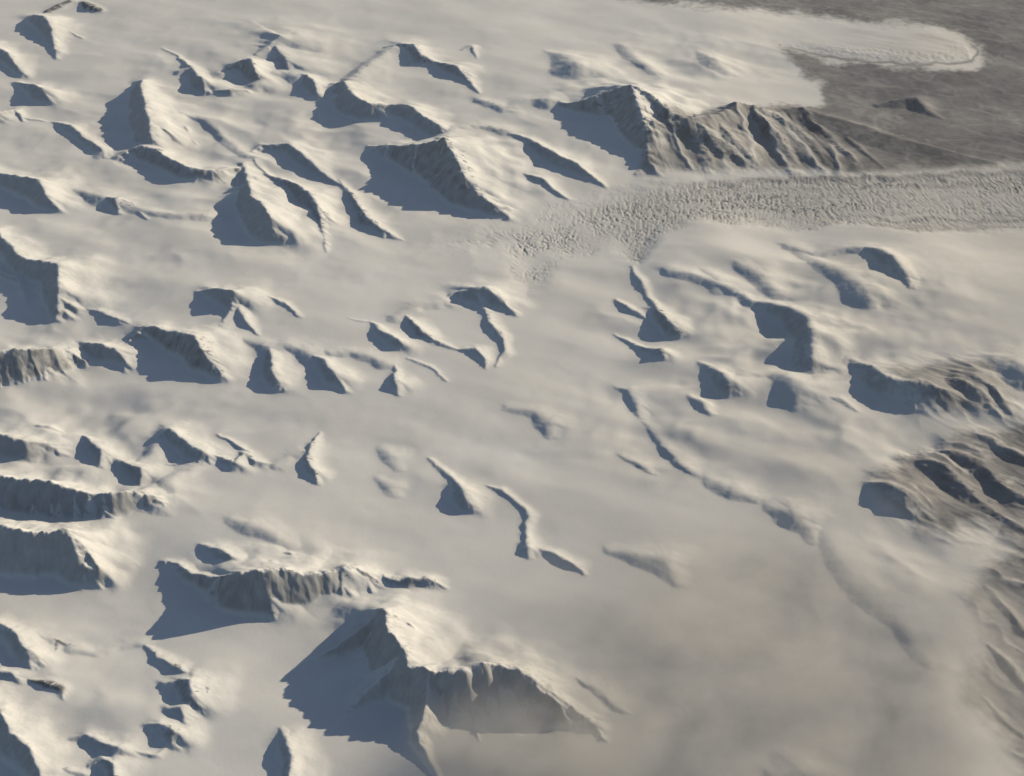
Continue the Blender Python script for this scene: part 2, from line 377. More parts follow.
for mi, m in enumerate(M):
    st = dict(STY[m['style']]); st.update(m['kw'])
    tsl = math.tan(math.radians(st['sl'])); r = st['r']
    rds = with_spurs(m, st)
    for rd in rds:
        kk = st['k']; r = st['r']; tsl = math.tan(math.radians(st['sl']))
        if isinstance(rd, dict):
            kk = rd['k']; r = rd.get('r', r); tsl = math.tan(math.radians(rd.get('sl', st['sl']))); rd = rd['p']
        lm = max(p[2] for p in rd); pts = []
        for (px, py, L) in rd:
            h = crest_height(px, py, L*(L/lm)**.3); x, y, _ = place(px, py, h); pts.append((x, y, h))
        pts = np.array(pts); hm = pts[:,2].max()
        s0 = 0.0
        for k in range(len(pts)-1):
            (ax, ay, ah), (bx, by, bh_) = pts[k], pts[k+1]
            hx = max(ah, bh_)
            R = hx*max(kk*1.6, 1.6/tsl) + 40
            i0, i1 = np.searchsorted(ys, [min(ay,by)-R, max(ay,by)+R]); i0 = max(i0-1,0); i1 = min(i1+1,NR)
            if i1-i0 < 2: continue
            rr = np.hypot(ys[[i0,i1-1]], H); xl, xh = min(ax,bx)-R, max(ax,bx)+R
            j0, j1 = np.searchsorted(ts, [min(xl/rr[0], xl/rr[1]), max(xh/rr[0], xh/rr[1])]); j0 = max(j0-1,0); j1 = min(j1+1,NC)
            if j1-j0 < 2: continue
            sl = (slice(i0,i1), slice(j0,j1))
            wx, wy = WX[sl], WY[sl]
            ex, ey = bx-ax, by-ay; ll = ex*ex+ey*ey+1e-6
            t = np.clip(((wx-ax)*ex + (wy-ay)*ey)/ll, 0, 1).astype(F32)
            dx = wx-ax-t*ex; dy = wy-ay-t*ey
            d = np.sqrt(dx*dx+dy*dy)
            bs = soff+s0+t*math.sqrt(ll)
            c = (dx*Q0[0]+dy*Q0[1])/(d+1e-3)
            # past a joint inside the crest the face keeps the side it has along the crest
            nn = np.array([-ey, ex])/math.sqrt(ll); nq = nn@Q0
            if nq < 0: nn, nq = -nn, -nq
            cl = nq*((wx-ax)*nn[0]+(wy-ay)*nn[1])/(d+1e-3)
            joint = (t >= 1) if k == 0 else (t <= 0) if k == len(pts)-2 else ((t <= 0) | (t >= 1))
            if len(pts) > 2: c = np.where(joint, np.maximum(c, np.clip(cl,-1,1)), c)
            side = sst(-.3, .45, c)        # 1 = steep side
            bh = ah+(bh_-ah)*t
            near = np.exp(-d/(.5*bh+20))
            nr2 = np.exp(-d/(.14*bh+10)); hn = bh*(1 + near*.13*noise(bs/95, d/400, 40) + nr2*(.07*noise(bs/36, d/60, 41)+.035*noise(bs/16, d/30, 46))*(r<20))
            wr = hn*kk*1.35*(1+.22*noise(wx/260, wy/260, 44))
            # buttresses: the steep foot reaches out and draws back along the crest
            b = noise(bs/150, d/900, 42) + .75*noise(bs/62, d/500, 43)
            rid = 1-np.abs(noise(bs/95+.35*n3[sl], d/700, 45))*1.9 + .5*(1-np.abs(noise(bs/42+.3*n3[sl], d/400, 47))*1.9)
            wl = hn/tsl*1.18*(1 + st['gul']*(.26*b + .30*(rid-.55)))
            wr = wr*(1 + near*.5*(.1*b + .12*(rid-.55))*(r<20))
            de = np.sqrt(d*d+r*r)-r
            fl = np.clip(1-de/(wl+1), 0, 1)**1.07
            fr = np.clip(1-de/(wr+1), 0, 1)**2.1
            f = fl*side + fr*(1-side)
            z = hn*f
            u = z > top[sl]
            top[sl] = np.where(u, z, top[sl])
            good = u & (z > np.maximum(6, .045*hm))
            own[sl] = np.where(good, mi, own[sl])
            rockf[sl] = np.where(u, st['rock'], rockf[sl]); gulf[sl] = np.where(u, st['gul'], gulf[sl])
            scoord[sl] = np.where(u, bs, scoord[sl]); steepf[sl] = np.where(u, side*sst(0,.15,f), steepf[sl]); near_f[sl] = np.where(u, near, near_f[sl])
            s0 += math.sqrt(ll)
        soff += s0 + 900
HT = .6*top + .4*blur(top, int(2*Q)+1, 2)
print('ridges', round(time.time()-T0,1))

# ---------------------------------------------------------------- setting masks (places on the ground, told by where the photo shows them)
def poly_sd(px, py, poly):
    """signed distance in px to a closed polygon, positive inside"""
    d = np.full(px.shape, 1e9, F32); ins = np.zeros(px.shape, bool)
    n = len(poly)
    for i in range(n):
        ax, ay = poly[i]; bx, by = poly[(i+1)%n]
        ex, ey = bx-ax, by-ay
        t = np.clip(((px-ax)*ex+(py-ay)*ey)/(ex*ex+ey*ey+1e-9), 0, 1)
        d = np.minimum(d, np.hypot(px-ax-t*ex, py-ay-t*ey))
        ins ^= ((ay > py) != (by > py)) & (px < ex*(py-ay)/(ey+1e-12)+ax)
    return np.where(ins, d, -d)
wob = 7*noise(X/420, Y/420, 11) + 3.5*noise(X/150, Y/150, 12) + 1.6*noise(X/50, Y/50, 13)
GLA = [(385,238),(430,237),(470,229),(490,218),(540,202),(600,191),(640,181),(700,174),(760,171),(800,170),(900,168),(1024,163),(1250,155),(1250,236),(1024,234),(960,236),(900,234),(840,229),(795,236),(740,228),(700,229),(668,236),(656,252),(642,268),(626,266),(610,254),(590,260),(562,268),(545,290),(526,300),(512,286),(500,262),(470,253),(425,250)]
ice_sd = poly_sd(PX, PY, GLA) + .5*wob + np.interp(PX,[450,600,700],[3,2.5,0])
soft = np.interp(PX, [430,560,660,760], [2.6,1.7,1.2,1.0]).astype(F32)
ice = sst(-3, 8, ice_sd/soft)
core = sst(0, 16, ice_sd/soft)
BARE1 = [(780,46),(800,52),(832,61),(880,66),(940,70),(975,69),(990,60),(982,46),(960,34),(935,26),(880,22),(800,14),(720,7),(600,-3),(600,-60),(1260,-60),(1260,182),(1024,178),(900,184),(838,182),(812,160),(806,140),(800,128),(770,116),(748,110),(760,106),(800,107),(822,103),(823,84),(806,74),(795,62)]
BARE2 = [(1260,420),(1040,425),(965,436),(905,458),(880,474),(896,512),(948,534),(1000,530),(1012,548),(1006,566),(968,582),(980,614),(990,650),(968,676),(962,704),(1010,740),(1040,790),(1260,900)]
bare = np.maximum(sst(-4.5, 5, poly_sd(PX,PY,BARE1)+.6*wob+1.8*n3+.8*n5), 1.0*sst(-12, 14, poly_sd(PX,PY,BARE2)+1.3*wob))
FAN = [(880,374),(950,362),(990,366),(1030,425),(1005,424),(965,416),(925,410)]
b2z = sst(-25, 20, np.maximum(poly_sd(PX,PY,BARE2), poly_sd(PX,PY,FAN)))
bare = np.maximum(bare, .7*sst(-6, 9, poly_sd(PX,PY,FAN)+.8*wob))
# long eroded ribs running out of the snow, right and toward us
ex_, ey_ = (X+Y*-1.0)*.707, (X+Y)*.707
er1 = 1-np.abs(noise(ey_/520+.22*n1, ex_/1700, 140))*2; er2 = 1-np.abs(noise(ey_/210+.2*n1, ex_/800, 141))*2; er3 = 1-np.abs(noise(ey_/85+.2*n3, ex_/360, 142))*2
erode = 42*er1 + 20*er2*(.5+.5*er1) + 4*er3
BARE3 = [(650,134),(676,120),(694,124),(712,114),(742,109),(770,114),(800,110),(870,176),(636,174)]
b3z = sst(-4, 9, poly_sd(PX,PY,BARE3)+.6*wob)
rb3 = 1-np.abs(noise((X+.28*Y)/330+.17*n1, Y/1500, 144))*2; rb4 = 1-np.abs(noise((X+.25*Y)/80+.25*n3, Y/700, 145))*2
bare = np.maximum(bare, b3z*.75)
VAL = [(560,640),(640,600),(720,560),(800,535),(850,580),(905,640),(935,690),(960,740),(1000,800),(1000,950),(560,950),(540,760),(600,720)]
vsd = poly_sd(PX,PY,VAL)+2.5*wob
valley = sst(-30, 60, vsd)
LOBE = [(560,-20),(640,2),(720,9),(800,16),(880,24),(935,28),(960,36),(977,50),(972,62),(930,66),(880,63),(832,58),(790,48),(600,40)]
lobe = sst(-1, 9, poly_sd(PX,PY,LOBE)+.25*wob)*sst(620,760,PX)
lobe_edge = sst(1,4,poly_sd(PX,PY,LOBE)+.25*wob)*(1-sst(10,16,poly_sd(PX,PY,LOBE)+.25*wob))*sst(770,800,PX)*sst(40,50,PY)
# ---------------------------------------------------------------- final height
Z = B + .90*HT + .08*blur(HT, int(12*Q)+1) + .45*blur(HT, int(48*Q)+1)
calm = 1-ice
# drifting snow: long low swells drawn out along the flow, and finer sastrugi
rot = .45
UX = X*math.cos(rot)-Y*math.sin(rot); UY = X*math.sin(rot)+Y*math.cos(rot)
sw = fbm(UX/1700, UY/800, 2, 60, .4)
Z += calm*(12*sw + .7*noise(UX/420+.4*n1, UY/190, 64) + .12*noise(UX/130, UY/55+.3*n3, 65) + .08*noise(UX/50, UY/26, 66))
def blob(cx, cy, rx, ry): return np.exp(-((PX-cx)/rx)**2-((PY-cy)/ry)**2)
hilly = np.clip(blob(790,320,170,75)+.8*blob(680,430,90,60)+.8*blob(900,440,90,40)+.7*blob(700,60,110,30)+.6*blob(240,160,260,110)+.6*blob(90,430,170,110)+.6*blob(90,690,120,60)+.3*blob(450,480,120,70)+.6*blob(900,600,60,90), 0, 1)*(1-core)*(1-.6*bare)
rm = np.sqrt(noise(UX/1250+.1*n1, UY/850, 120)**2+.012)*-2 + .6*noise(UX/620, UY/420, 121)
rang = np.clip(blob(240,150,260,110)+blob(70,430,170,120)+.8*blob(90,690,130,70)+.7*blob(640,140,120,50)+.5*blob(760,330,170,70), 0, 1)*(1-core)*(1-bare)
rs = -2.2*np.sqrt(noise(X/900+.1*n1, Y/800, 124)**2+.004) + .25*noise(X/420, Y/420, 125)
Z += hilly*54*rm + rang*22*rs
# rock detail grows with the steep faces
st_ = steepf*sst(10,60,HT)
rg = (1-np.abs(fbm(scoord/58+.5*n3, HT/330, 3, 70))*1.5)
Z += st_*gulf*(5*rg*np.clip(HT/150,.25,1.4))*sst(.95,.7,near_f) 
Z += sst(15,90,HT)*(2.6*n3 + 1.5*n5 + .9*noise(X/14, Y/14, 72))*(.08+.9*st_*np.clip(rockf+.2,0,1))
# the glacier: lowered bed, torn crevasses, lateral moraine ridges
Z -= 28*core
ang = np.interp(PX, [420,520,600,700,820,1024], [-.3,-.4,-.3,-.05,.2,.22])
gx = X*np.cos(ang)+Y*np.sin(ang); gy = -X*np.sin(ang)+Y*np.cos(ang)
cr1 = 1-np.abs(noise(gx/56+.8*n1+.25*n3, gy/330+.5*n2, 80))*3.6
cr2 = 1-np.abs(noise(gx/30+.5*n3, gy/170+.5*n4, 81))*2.4
cr3 = noise(gx/26, gy/80, 82)
rough = core*(.75+.45*noise(X/700, Y/500, 83))
rough *= sst(400,500,PX)*.7+.3
band = noise(PX/260, ice_sd/7, 88) + .6*noise(PX/120, ice_sd/3.2, 89)
rough *= np.clip(.85+.5*band, .25, 1.5)
scat = sst(-.6,.25,noise(X/330,Y/420,91)+.5*noise(X/150,Y/200,92))
rough *= scat+(1-scat)*sst(540,680,PX)
crev = np.clip(cr1,-.3,1)**2*np.sign(cr1)
Z -= rough*np.interp(PX,[500,800],[.95,1.0])*(14*np.clip(cr1,0,1)**1.3 + 4*np.clip(cr2,0,1)**2 - 2.5*cr3)
gl_d = ice_sd
gmid = np.interp(PX,[600,700,800,1024],[225,203,203,199]).astype(F32)
mor = (np.exp(-((gl_d-9)/3.0)**2) + .6*np.exp(-((gl_d-17)/2.2)**2))*np.where(PY < gmid, sst(660,740,PX), .8*sst(850,900,PX))
Z += ice*mor*7
# broad lobe of snow lying on the bare valley: thick, with a steep crumpled rim
Z += lobe*16 + lobe_edge*(4*noise(X/60,Y/90,85)+2*noise(X/28,Y/40,86)) 
Z += b2z*erode*(.8-.45*sst(540,620,PY))
Z += b3z*(40*rb3+5*rb4)
bare_lo = sst(0,1,bare)
# bare valley: shallow channels
Z += bare*(7*(1-np.abs(noise(UX/1100+.3*n1, UY/620, 87))*2) + 1.6*n3) 
Z = Z.astype(F32)
for _ in range(1):   # one light blur against grid stepping
    Z[1:-1,1:-1] = .5*Z[1:-1,1:-1] + .125*(Z[:-2,1:-1]+Z[2:,1:-1]+Z[1:-1,:-2]+Z[1:-1,2:])
print('height', round(time.time()-T0,1))
# normals from the whole sheet, so pieces meet without a seam
def cdiff(A, ax):
    g = np.empty_like(A)
    if ax == 0: g[1:-1] = A[2:]-A[:-2]; g[0] = A[1]-A[0]; g[-1] = A[-1]-A[-2]
    else: g[:,1:-1] = A[:,2:]-A[:,:-2]; g[:,0] = A[:,1]-A[:,0]; g[:,-1] = A[:,-1]-A[:,-2]
    return g
xu, zu = cdiff(X,1), cdiff(Z,1); xv, yv, zv = cdiff(X,0), cdiff(Y,0), cdiff(Z,0)
nx = -zu/xu; ny = -(zv + nx*xv*1.0)/yv
# (dz/dx = zu/xu ; along v: zv = zx*xv + zy*yv)
zx = zu/xu; zy = (zv - zx*xv)/yv
il = 1/np.sqrt(zx*zx+zy*zy+1)
NRM = np.stack([-zx*il, -zy*il, il], -1).astype(F32)
slope = np.sqrt(zx*zx+zy*zy)
# ---------------------------------------------------------------- what the surface is made of, and shade painted into it
streak = fbm(scoord/26+.4*n3, HT/240, 3, 90)
patch = fbm(X/85, Y/85, 3, 94)
base_rock_shade = sst(.4,.75,slope)*(.54+.10*streak+.16*patch)*(.42+.58*np.clip(rockf*1.4,0,1))  # rock share, with shade painted into steep faces turned from the sun
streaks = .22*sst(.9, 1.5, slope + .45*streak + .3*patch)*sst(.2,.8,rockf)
rk = (base_rock_shade + streaks)*sst(6,24,HT)*st_
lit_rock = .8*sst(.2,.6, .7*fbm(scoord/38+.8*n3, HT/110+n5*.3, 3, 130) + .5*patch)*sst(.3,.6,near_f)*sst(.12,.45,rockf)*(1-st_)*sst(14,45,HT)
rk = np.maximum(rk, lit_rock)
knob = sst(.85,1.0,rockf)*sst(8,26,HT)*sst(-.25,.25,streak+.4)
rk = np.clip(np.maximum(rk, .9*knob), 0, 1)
bare = np.clip(bare*(1-.85*sst(.5,.9,lobe))*(1-ice), 0, 1)
# snow lingers on bare spurs' crests and in patches
linger = sst(.35,.9, patch*.3 + .7*noise(UX/700+n1*.4, UY/260, 97))
chan = sst(.86,.97, 1-np.abs(noise(UX/1500+.3*n1, UY/480+.12*n2, 150))) + .7*sst(.88,.98, 1-np.abs(noise(UX/700+.2*n1, UY/260+.1*n3, 151)))*sst(-.1,.3,noise(X/1800,Y/1800,152))
bare = bare*(1-.25*linger)*(1-.11*np.clip(chan,0,1)*(PY < 175))
bare = bare*(1-.05*b2z)*(1-.2*b2z*sst(540,620,PY))*(1-.4*b3z*sst(.5,.9,rb3*.8+.2*rb4))*(1-.38*b2z*sst(.5,.9,er1*.6+er2*.35+.25*patch))
lsd = poly_sd(PX,PY,LOBE)+.25*wob
lline = np.exp(-((lsd-.3-1.5*n1)/1.5)**2)*sst(765,800,PX)*sst(38,48,PY)
moraine = np.clip(ice*mor*.5 + .75*lline, 0, 1)
dirt_crack_shade = np.clip(np.interp(PX,[520,640,800],[.10,.26,.42])*core + .75*rough*np.clip(cr1,0,1)**1.5 + .2*core*band*sst(620,740,PX), 0, 1)  # grey dirt on the ice, plus crevasse shadow painted into the cracks
dust = np.clip(sst(450,1000,PX+.5*PY-120)*.55 + .18*sw + valley*.35 + .45*sst(740,940,PX)*lobe*sst(-.5,.5,noise(UX/500,UY/90,99)), 0, 1)
COL = np.zeros((NR,NC,4), F32)
COL[...,0] = rk; COL[...,1] = np.clip(np.maximum(bare, moraine),0,1); COL[...,2] = dirt_crack_shade; COL[...,3] = dust
print('masks', round(time.time()-T0,1))

# ---------------------------------------------------------------- material
def terrain_material(name):
    m = bpy.data.materials.new(name); m.use_nodes = True
    nt = m.node_tree; nd = nt.nodes; lk = nt.links
    bs = nd['Principled BSDF']
    at = nd.new('ShaderNodeAttribute'); at.attribute_name = 'surface'
    sep = nd.new('ShaderNodeSeparateColor'); lk.new(at.outputs['Color'], sep.inputs[0])
    geo = nd.new('ShaderNodeNewGeometry')
    def ns(scale, det, rough=.6):
        n = nd.new('ShaderNodeTexNoise'); n.inputs['Scale'].default_value = scale; n.inputs['Detail'].default_value = det; n.inputs['Roughness'].default_value = rough
        lk.new(geo.outputs['Position'], n.inputs['Vector']); return n
    def ramp(src, stops):
        r = nd.new('ShaderNodeValToRGB'); el = r.color_ramp.elements
        while len(el) < len(stops): el.new(.5)
        for e, (p, c) in zip(el, stops): e.position = p; e.color = (*c, 1)
        lk.new(src, r.inputs[0]); return r.outputs[0]
    def mix(f, a, b):
        x = nd.new('ShaderNodeMix'); x.data_type = 'RGBA'
        lk.new(f, x.inputs[0]); lk.new(a, x.inputs[6]); lk.new(b, x.inputs[7]); return x.outputs[2]
    nb = ns(.0016, 4); nf = ns(.03, 5, .7); nm = ns(.007, 5, .65)
    snow = mix(ramp(nm.outputs[0], [(.35,(0,0,0)),(.75,(.45,.45,.45))]), ramp(nb.outputs[0], [(.3, SNOW_A), (.7, SNOW_B)]), ramp(nf.outputs[0], [(.3,(.74,.72,.68)),(.7,(.84,.825,.79))]))
    snowd = ramp(nm.outputs[0], [(.3, DUST_A), (.7, DUST_B)])
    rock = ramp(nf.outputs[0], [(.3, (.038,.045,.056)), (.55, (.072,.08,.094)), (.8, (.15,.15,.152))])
    earth = ramp(nm.outputs[0], [(.25, EARTH_A), (.5, EARTH_B), (.75, EARTH_C)])
    ice = ramp(nf.outputs[0], [(.3, (.20,.20,.20)), (.7, (.38,.37,.35))])  # dirty grey ice, also the colour of the painted crack shade
    c = mix(at.outputs['Alpha'], snow, snowd)
    c = mix(sep.outputs[2], c, ice)
    nw = ns(.00085, 5, .6); tone = ramp(nw.outputs[0], [(.36,(.62,.63,.65)),(.5,(1,1,1)),(.66,(1.5,1.45,1.38))])
    mm = nd.new('ShaderNodeMix'); mm.data_type = 'RGBA'; mm.blend_type = 'MULTIPLY'; mm.inputs[0].default_value = 1; lk.new(earth, mm.inputs[6]); lk.new(tone, mm.inputs[7])
    c = mix(sep.outputs[1], c, mm.outputs[2])
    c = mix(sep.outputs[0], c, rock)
    lk.new(c, bs.inputs['Base Color'])
    bs.inputs['Roughness'].default_value = .85; bs.inputs['Specular IOR Level'].default_value = .15
    bm = nd.new('ShaderNodeBump'); bm.inputs['Strength'].default_value = .5; bm.inputs['Distance'].default_value = 2.5
    lk.new(nf.outputs[0], bm.inputs['Height']); lk.new(bm.outputs[0], bs.inputs['Normal'])
    return m
SNOW_A, SNOW_B = (.81,.79,.745), (.88,.865,.825)
DUST_A, DUST_B = (.60,.565,.51), (.70,.665,.61)
EARTH_A, EARTH_B, EARTH_C = (.165,.163,.168), (.205,.201,.204), (.25,.243,.243)
MAT = terrain_material('snow_and_rock')

# ---------------------------------------------------------------- cut the sheet into objects
col = bpy.context.scene.collection
Vall = np.stack([X, Y, Z], -1).reshape(-1,3)
Nall = NRM.reshape(-1,3); Call = COL.reshape(-1,4)
qi = (np.arange(NR-1)[:,None]*NC + np.arange(NC-1)[None,:])
def make_mesh(name, quads):
    vs, inv = np.unique(quads, return_inverse=True)
    me = bpy.data.meshes.new(name)
    me.vertices.add(len(vs)); me.vertices.foreach_set('co', Vall[vs].ravel())
    n = len(quads)
    me.loops.add(n*4); me.loops.foreach_set('vertex_index', inv.ravel().astype(np.int32))
    me.polygons.add(n); me.polygons.foreach_set('loop_start', np.arange(0, n*4, 4, dtype=np.int32))
    try: me.polygons.foreach_set('loop_total', np.full(n, 4, np.int32))
    except Exception: pass
    me.polygons.foreach_set('use_smooth', np.ones(n, bool))
    ca = me.color_attributes.new('surface', 'FLOAT_COLOR', 'POINT'); ca.data.foreach_set('color', Call[vs].ravel())
    me.update(calc_edges=True)
    try:
        na = me.attributes.new('custom_normal', 'FLOAT_VECTOR', 'POINT'); na.data.foreach_set('vector', Nall[vs].ravel())
    except Exception as e: print('normals', e)
    me.materials.append(MAT)
    return me
def quads_of(mask):
    i = qi[mask]
    return np.stack([i, i+1, i+NC+1, i+NC], -1)
def add(name, me, parent=None):
    o = bpy.data.objects.new(name, me); col.objects.link(o)
    if parent is not None: o.parent = parent
    return o
def components(mask):
    """label 4-connected pieces of a small boolean array, by flooding of minimum ids"""
    lab = np.where(mask, np.arange(1, mask.size+1).reshape(mask.shape), 0).astype(np.int64)
    rows = mask.shape[0]
    # union-find over runs
    runs = []; parent = []
    def find(a):
        while parent[a] != a: parent[a] = parent[parent[a]]; a = parent[a]
        return a
    prev = []
    for i in range(rows):
        r = mask[i].astype(np.int8); dd = np.diff(np.concatenate([[0], r, [0]])); s = np.flatnonzero(dd == 1); e = np.flatnonzero(dd == -1)
        cur = []; p = 0
        for a, b in zip(s, e):
            idx = len(parent); parent.append(idx); runs.append((i, a, b)); cur.append((a, b, idx))
            for (pa, pb, pi) in prev:
                if pa < b and a < pb:
                    ra, rb = find(pi), find(idx)
                    if ra != rb: parent[rb] = ra
        prev = cur
    size = {}
    for k, (i, a, b) in enumerate(runs):
        r = find(k); size[r] = size.get(r, 0)+b-a
    out = np.zeros(mask.shape, np.int32); ids = {r: n+1 for n, r in enumerate(sorted(size, key=lambda r: -size[r]))}
    for k, (i, a, b) in enumerate(runs): out[i, a:b] = ids[find(k)]
    return out, [size[r] for r in sorted(size, key=lambda r: -size[r])]

# faces take the owner of their first corner; specks are given back to the snow
fown = own[:-1,:-1].copy()
fice = (ice[:-1,:-1] > .5) & (fown < 0)
fown[(ice[:-1,:-1] > .6)] = -1; fice = (ice[:-1,:-1] > .5) & (fown < 0)
fst = steepf[:-1,:-1] > .5
CAT = {'snow_peak':'snow peak','rock_ridge':'rock ridge','snow_ridge':'snow ridge','rock_wall':'rock wall','rock_rib':'rock rib','rock_outcrop':'rock outcrop','snow_knoll':'snow knoll',
       'brown_spur':'bare spur','brown_hill':'bare hill','rock_mountain':'mountain','snow_mountain':'mountain'}
GRP = {'snow_peak':'snow peaks rising from the icefield','rock_ridge':'rock ridges rising from the icefield','snow_ridge':'snow ridges rising from the icefield','rock_wall':'dark rock walls of the icefield',
       'rock_rib':'small rock ribs in the snow','rock_outcrop':'rock outcrops in the snow','snow_knoll':'soft snow knolls of the plain','brown_spur':'bare brown spurs at the valley edge','brown_hill':'bare brown hills of the valley','rock_mountain':'great mountains of the icefield','snow_mountain':'great mountains of the icefield'}
made = 0
for mi, m in enumerate(M):
    w = fown == mi
    if not w.any(): print('nothing of', m['label']); continue
    rr = np.flatnonzero(w.any(1)); cc = np.flatnonzero(w.any(0))
    r0, r1, c0, c1 = rr[0], rr[-1]+1, cc[0], cc[-1]+1
    sub = w[r0:r1, c0:c1]
    lab, sizes = components(sub)
    keep = lab == 1
    drop = sub & ~keep
    blk = fown[r0:r1, c0:c1]; blk[drop] = -1
    # fill pin-holes of open snow inside the mountain
    hl, hs = components(~keep)
    edge = set(np.unique(np.concatenate([hl[0], hl[-1], hl[:,0], hl[:,-1]])))
    inner = (~keep) & ~np.isin(hl, list(edge)) & (blk == -1)
    keep |= inner; blk[inner] = mi
    full = np.zeros_like(w); full[r0:r1, c0:c1] = keep
    steep = keep & fst[r0:r1, c0:c1]
    gentle = keep & ~steep
    # each part in one piece: crumbs go to the other part
    for _ in range(2):
        l, s = components(steep)
        if len(s) > 1: gentle |= steep & (l != 1); steep &= (l == 1)
        l, s = components(gentle)
        if len(s) > 1: steep |= gentle & (l != 1); gentle &= (l == 1)
    big = keep.sum() > 900*Q*Q and steep.sum() > 250*Q*Q and gentle.sum() > 250*Q*Q
    def setp(o):
        o['label'] = m['label']; o['category'] = CAT[m['name']]; o['group'] = GRP[m['name']]; o['kind'] = 'thing'
    if big:
        root = bpy.data.objects.new(m['name'], None); col.objects.link(root)
        ri, ci = np.nonzero(full); k = len(ri)//2
        c = Vall[(ri*NC+ci)].mean(0); zmin = float(Z[ri, ci].min())
        root.location = (float(c[0]), float(c[1]), zmin); root.empty_display_size = 50
        setp(root)
        for pn, mk in (('rock_face' if STY[m['style']]['rock'] > .5 or m['kw'].get('rock',0) > .3 else 'shaded_face', steep), ('snow_slope', gentle)):
            if m['style'] == 'B' and pn == 'snow_slope': pn = 'back_slope'
            f = np.zeros_like(w); f[r0:r1, c0:c1] = mk
            me = make_mesh(pn, quads_of(f))
            me.transform(__import__('mathutils').Matrix.Translation(-Vector(root.location)))
            add(pn if pn != 'shaded_face' else 'steep_face', me, root)
    else:
        o = add(m['name'], make_mesh(m['name'], quads_of(full))); setp(o)
    made += 1
fice = fice & (fown < 0)
fbare = (fown < 0) & ~fice & (bare[:-1,:-1] > .45)
def keep_big(mask, minsize):
    l, s = components(mask); ids = [i+1 for i, v in enumerate(s) if v >= minsize]
    return np.isin(l, ids)
fice = keep_big(fice, 4000*Q*Q); 
l, s = components(fbare); 
def structure(name, me, label, cat):
    o = add(name, me); o['kind'] = 'structure'; o['label'] = label; o['category'] = cat; return o
b1 = np.zeros_like(fbare); b2 = np.zeros_like(fbare)
for i, v in enumerate(s):
    if v < 3000*Q*Q: continue
    mk = l == i+1
    if PY[:-1,:-1][mk].mean() < 300: b1 |= mk
    else: b2 |= mk
fsnow = (fown < 0) & ~fice & ~b1 & ~b2
structure('glacier', make_mesh('glacier', quads_of(fice)), 'crevassed grey glacier tongue flowing out between the mountains', 'glacier')
if b1.any(): structure('valley_ground', make_mesh('valley_ground', quads_of(b1)), 'bare brown valley floor beyond the glacier', 'bare ground')
if b2.any(): structure('slope_ground', make_mesh('slope_ground', quads_of(b2)), 'bare brown slopes at the snow edge', 'bare ground')
structure('snow_field', make_mesh('snow_field', quads_of(fsnow)), 'wide icefield of wind packed snow between the peaks', 'snowfield')
print('objects', made, round(time.time()-T0,1))
# ---------------------------------------------------------------- far ground to the horizon: a skirt from the sheet's rim outward
rim = np.concatenate([np.stack([np.zeros(NC,int), np.arange(NC)],1)[::8], np.stack([np.arange(NR), np.full(NR,NC-1)],1)[::8], np.stack([np.full(NC,NR-1), np.arange(NC)[::-1]],1)[::8], np.stack([np.arange(NR)[::-1], np.zeros(NR,int)],1)[::8]])
rv = Vall[rim[:,0]*NC+rim[:,1]].astype(float); n = len(rv); ctr = np.array([0., 17000., 0.])
rings = [rv]
for k, sc_ in enumerate((1.15, 1.5, 2.3, 4, 9)):
    q = ctr + (rv-ctr)*sc_; q[:,2] = rv[:,2]*(.5 if k == 0 else .1) - 20 + 60*np.array(noise(q[:,0]/2600, q[:,1]/2600, 33)); rings.append(q)
verts = np.concatenate(rings); faces = []
for k in range(len(rings)-1):
    for i in range(n):
        j = (i+1) % n
        faces.append((k*n+j, k*n+i, (k+1)*n+i, (k+1)*n+j))
me = bpy.data.meshes.new('far_land'); me.from_pydata([tuple(v) for v in verts], [], faces)
rc = np.concatenate([Call[rim[:,0]*NC+rim[:,1]]]*len(rings)); ca = me.color_attributes.new('surface','FLOAT_COLOR','POINT'); ca.data.foreach_set('color', rc.astype(F32).ravel())
me.polygons.foreach_set('use_smooth', np.ones(len(faces), bool)); me.materials.append(MAT)
structure('land', me, 'snow covered land stretching away to the horizon', 'land')

# ---------------------------------------------------------------- camera, sun, sky
sc = bpy.context.scene
cam = bpy.data.cameras.new('camera'); co = bpy.data.objects.new('camera', cam); col.objects.link(co)
co.location = (0,0,H); co.rotation_euler = (math.pi/2-DEP, 0, 0)
cam.sensor_fit = 'HORIZONTAL'; cam.sensor_width = 36; cam.lens = 18/TAN
cam.clip_start = 10; cam.clip_end = 400000
sc.camera = co
sl = bpy.data.lights.new('sun', 'SUN'); sl.energy = SUN_E; sl.angle = math.radians(.5); sl.color = SUN_C
so = bpy.data.objects.new('sun', sl); col.objects.link(so); so.rotation_euler = Vector(SUN).to_track_quat('Z','Y').to_euler()
w = bpy.data.worlds.new('World'); sc.world = w; w.use_nodes = True
nt = w.node_tree; bg = nt.nodes['Background']
sk = nt.nodes.new('ShaderNodeTexSky'); sk.sky_type = 'NISHITA'; sk.sun_disc = False
sk.sun_elevation = SE; sk.sun_rotation = math.pi/2-SA; sk.altitude = 1500; sk.dust_density = 1
nt.links.new(sk.outputs[0], bg.inputs[0]); bg.inputs[1].default_value = SKY_S
sc.view_settings.view_transform = 'Standard'; sc.view_settings.look = 'None'; sc.view_settings.exposure = EXPO; sc.view_settings.gamma = 1
sc.cycles.use_denoising = True; sc.cycles.max_bounces = 6; sc.cycles.diffuse_bounces = 0
sc.cycles.volume_bounces = 3
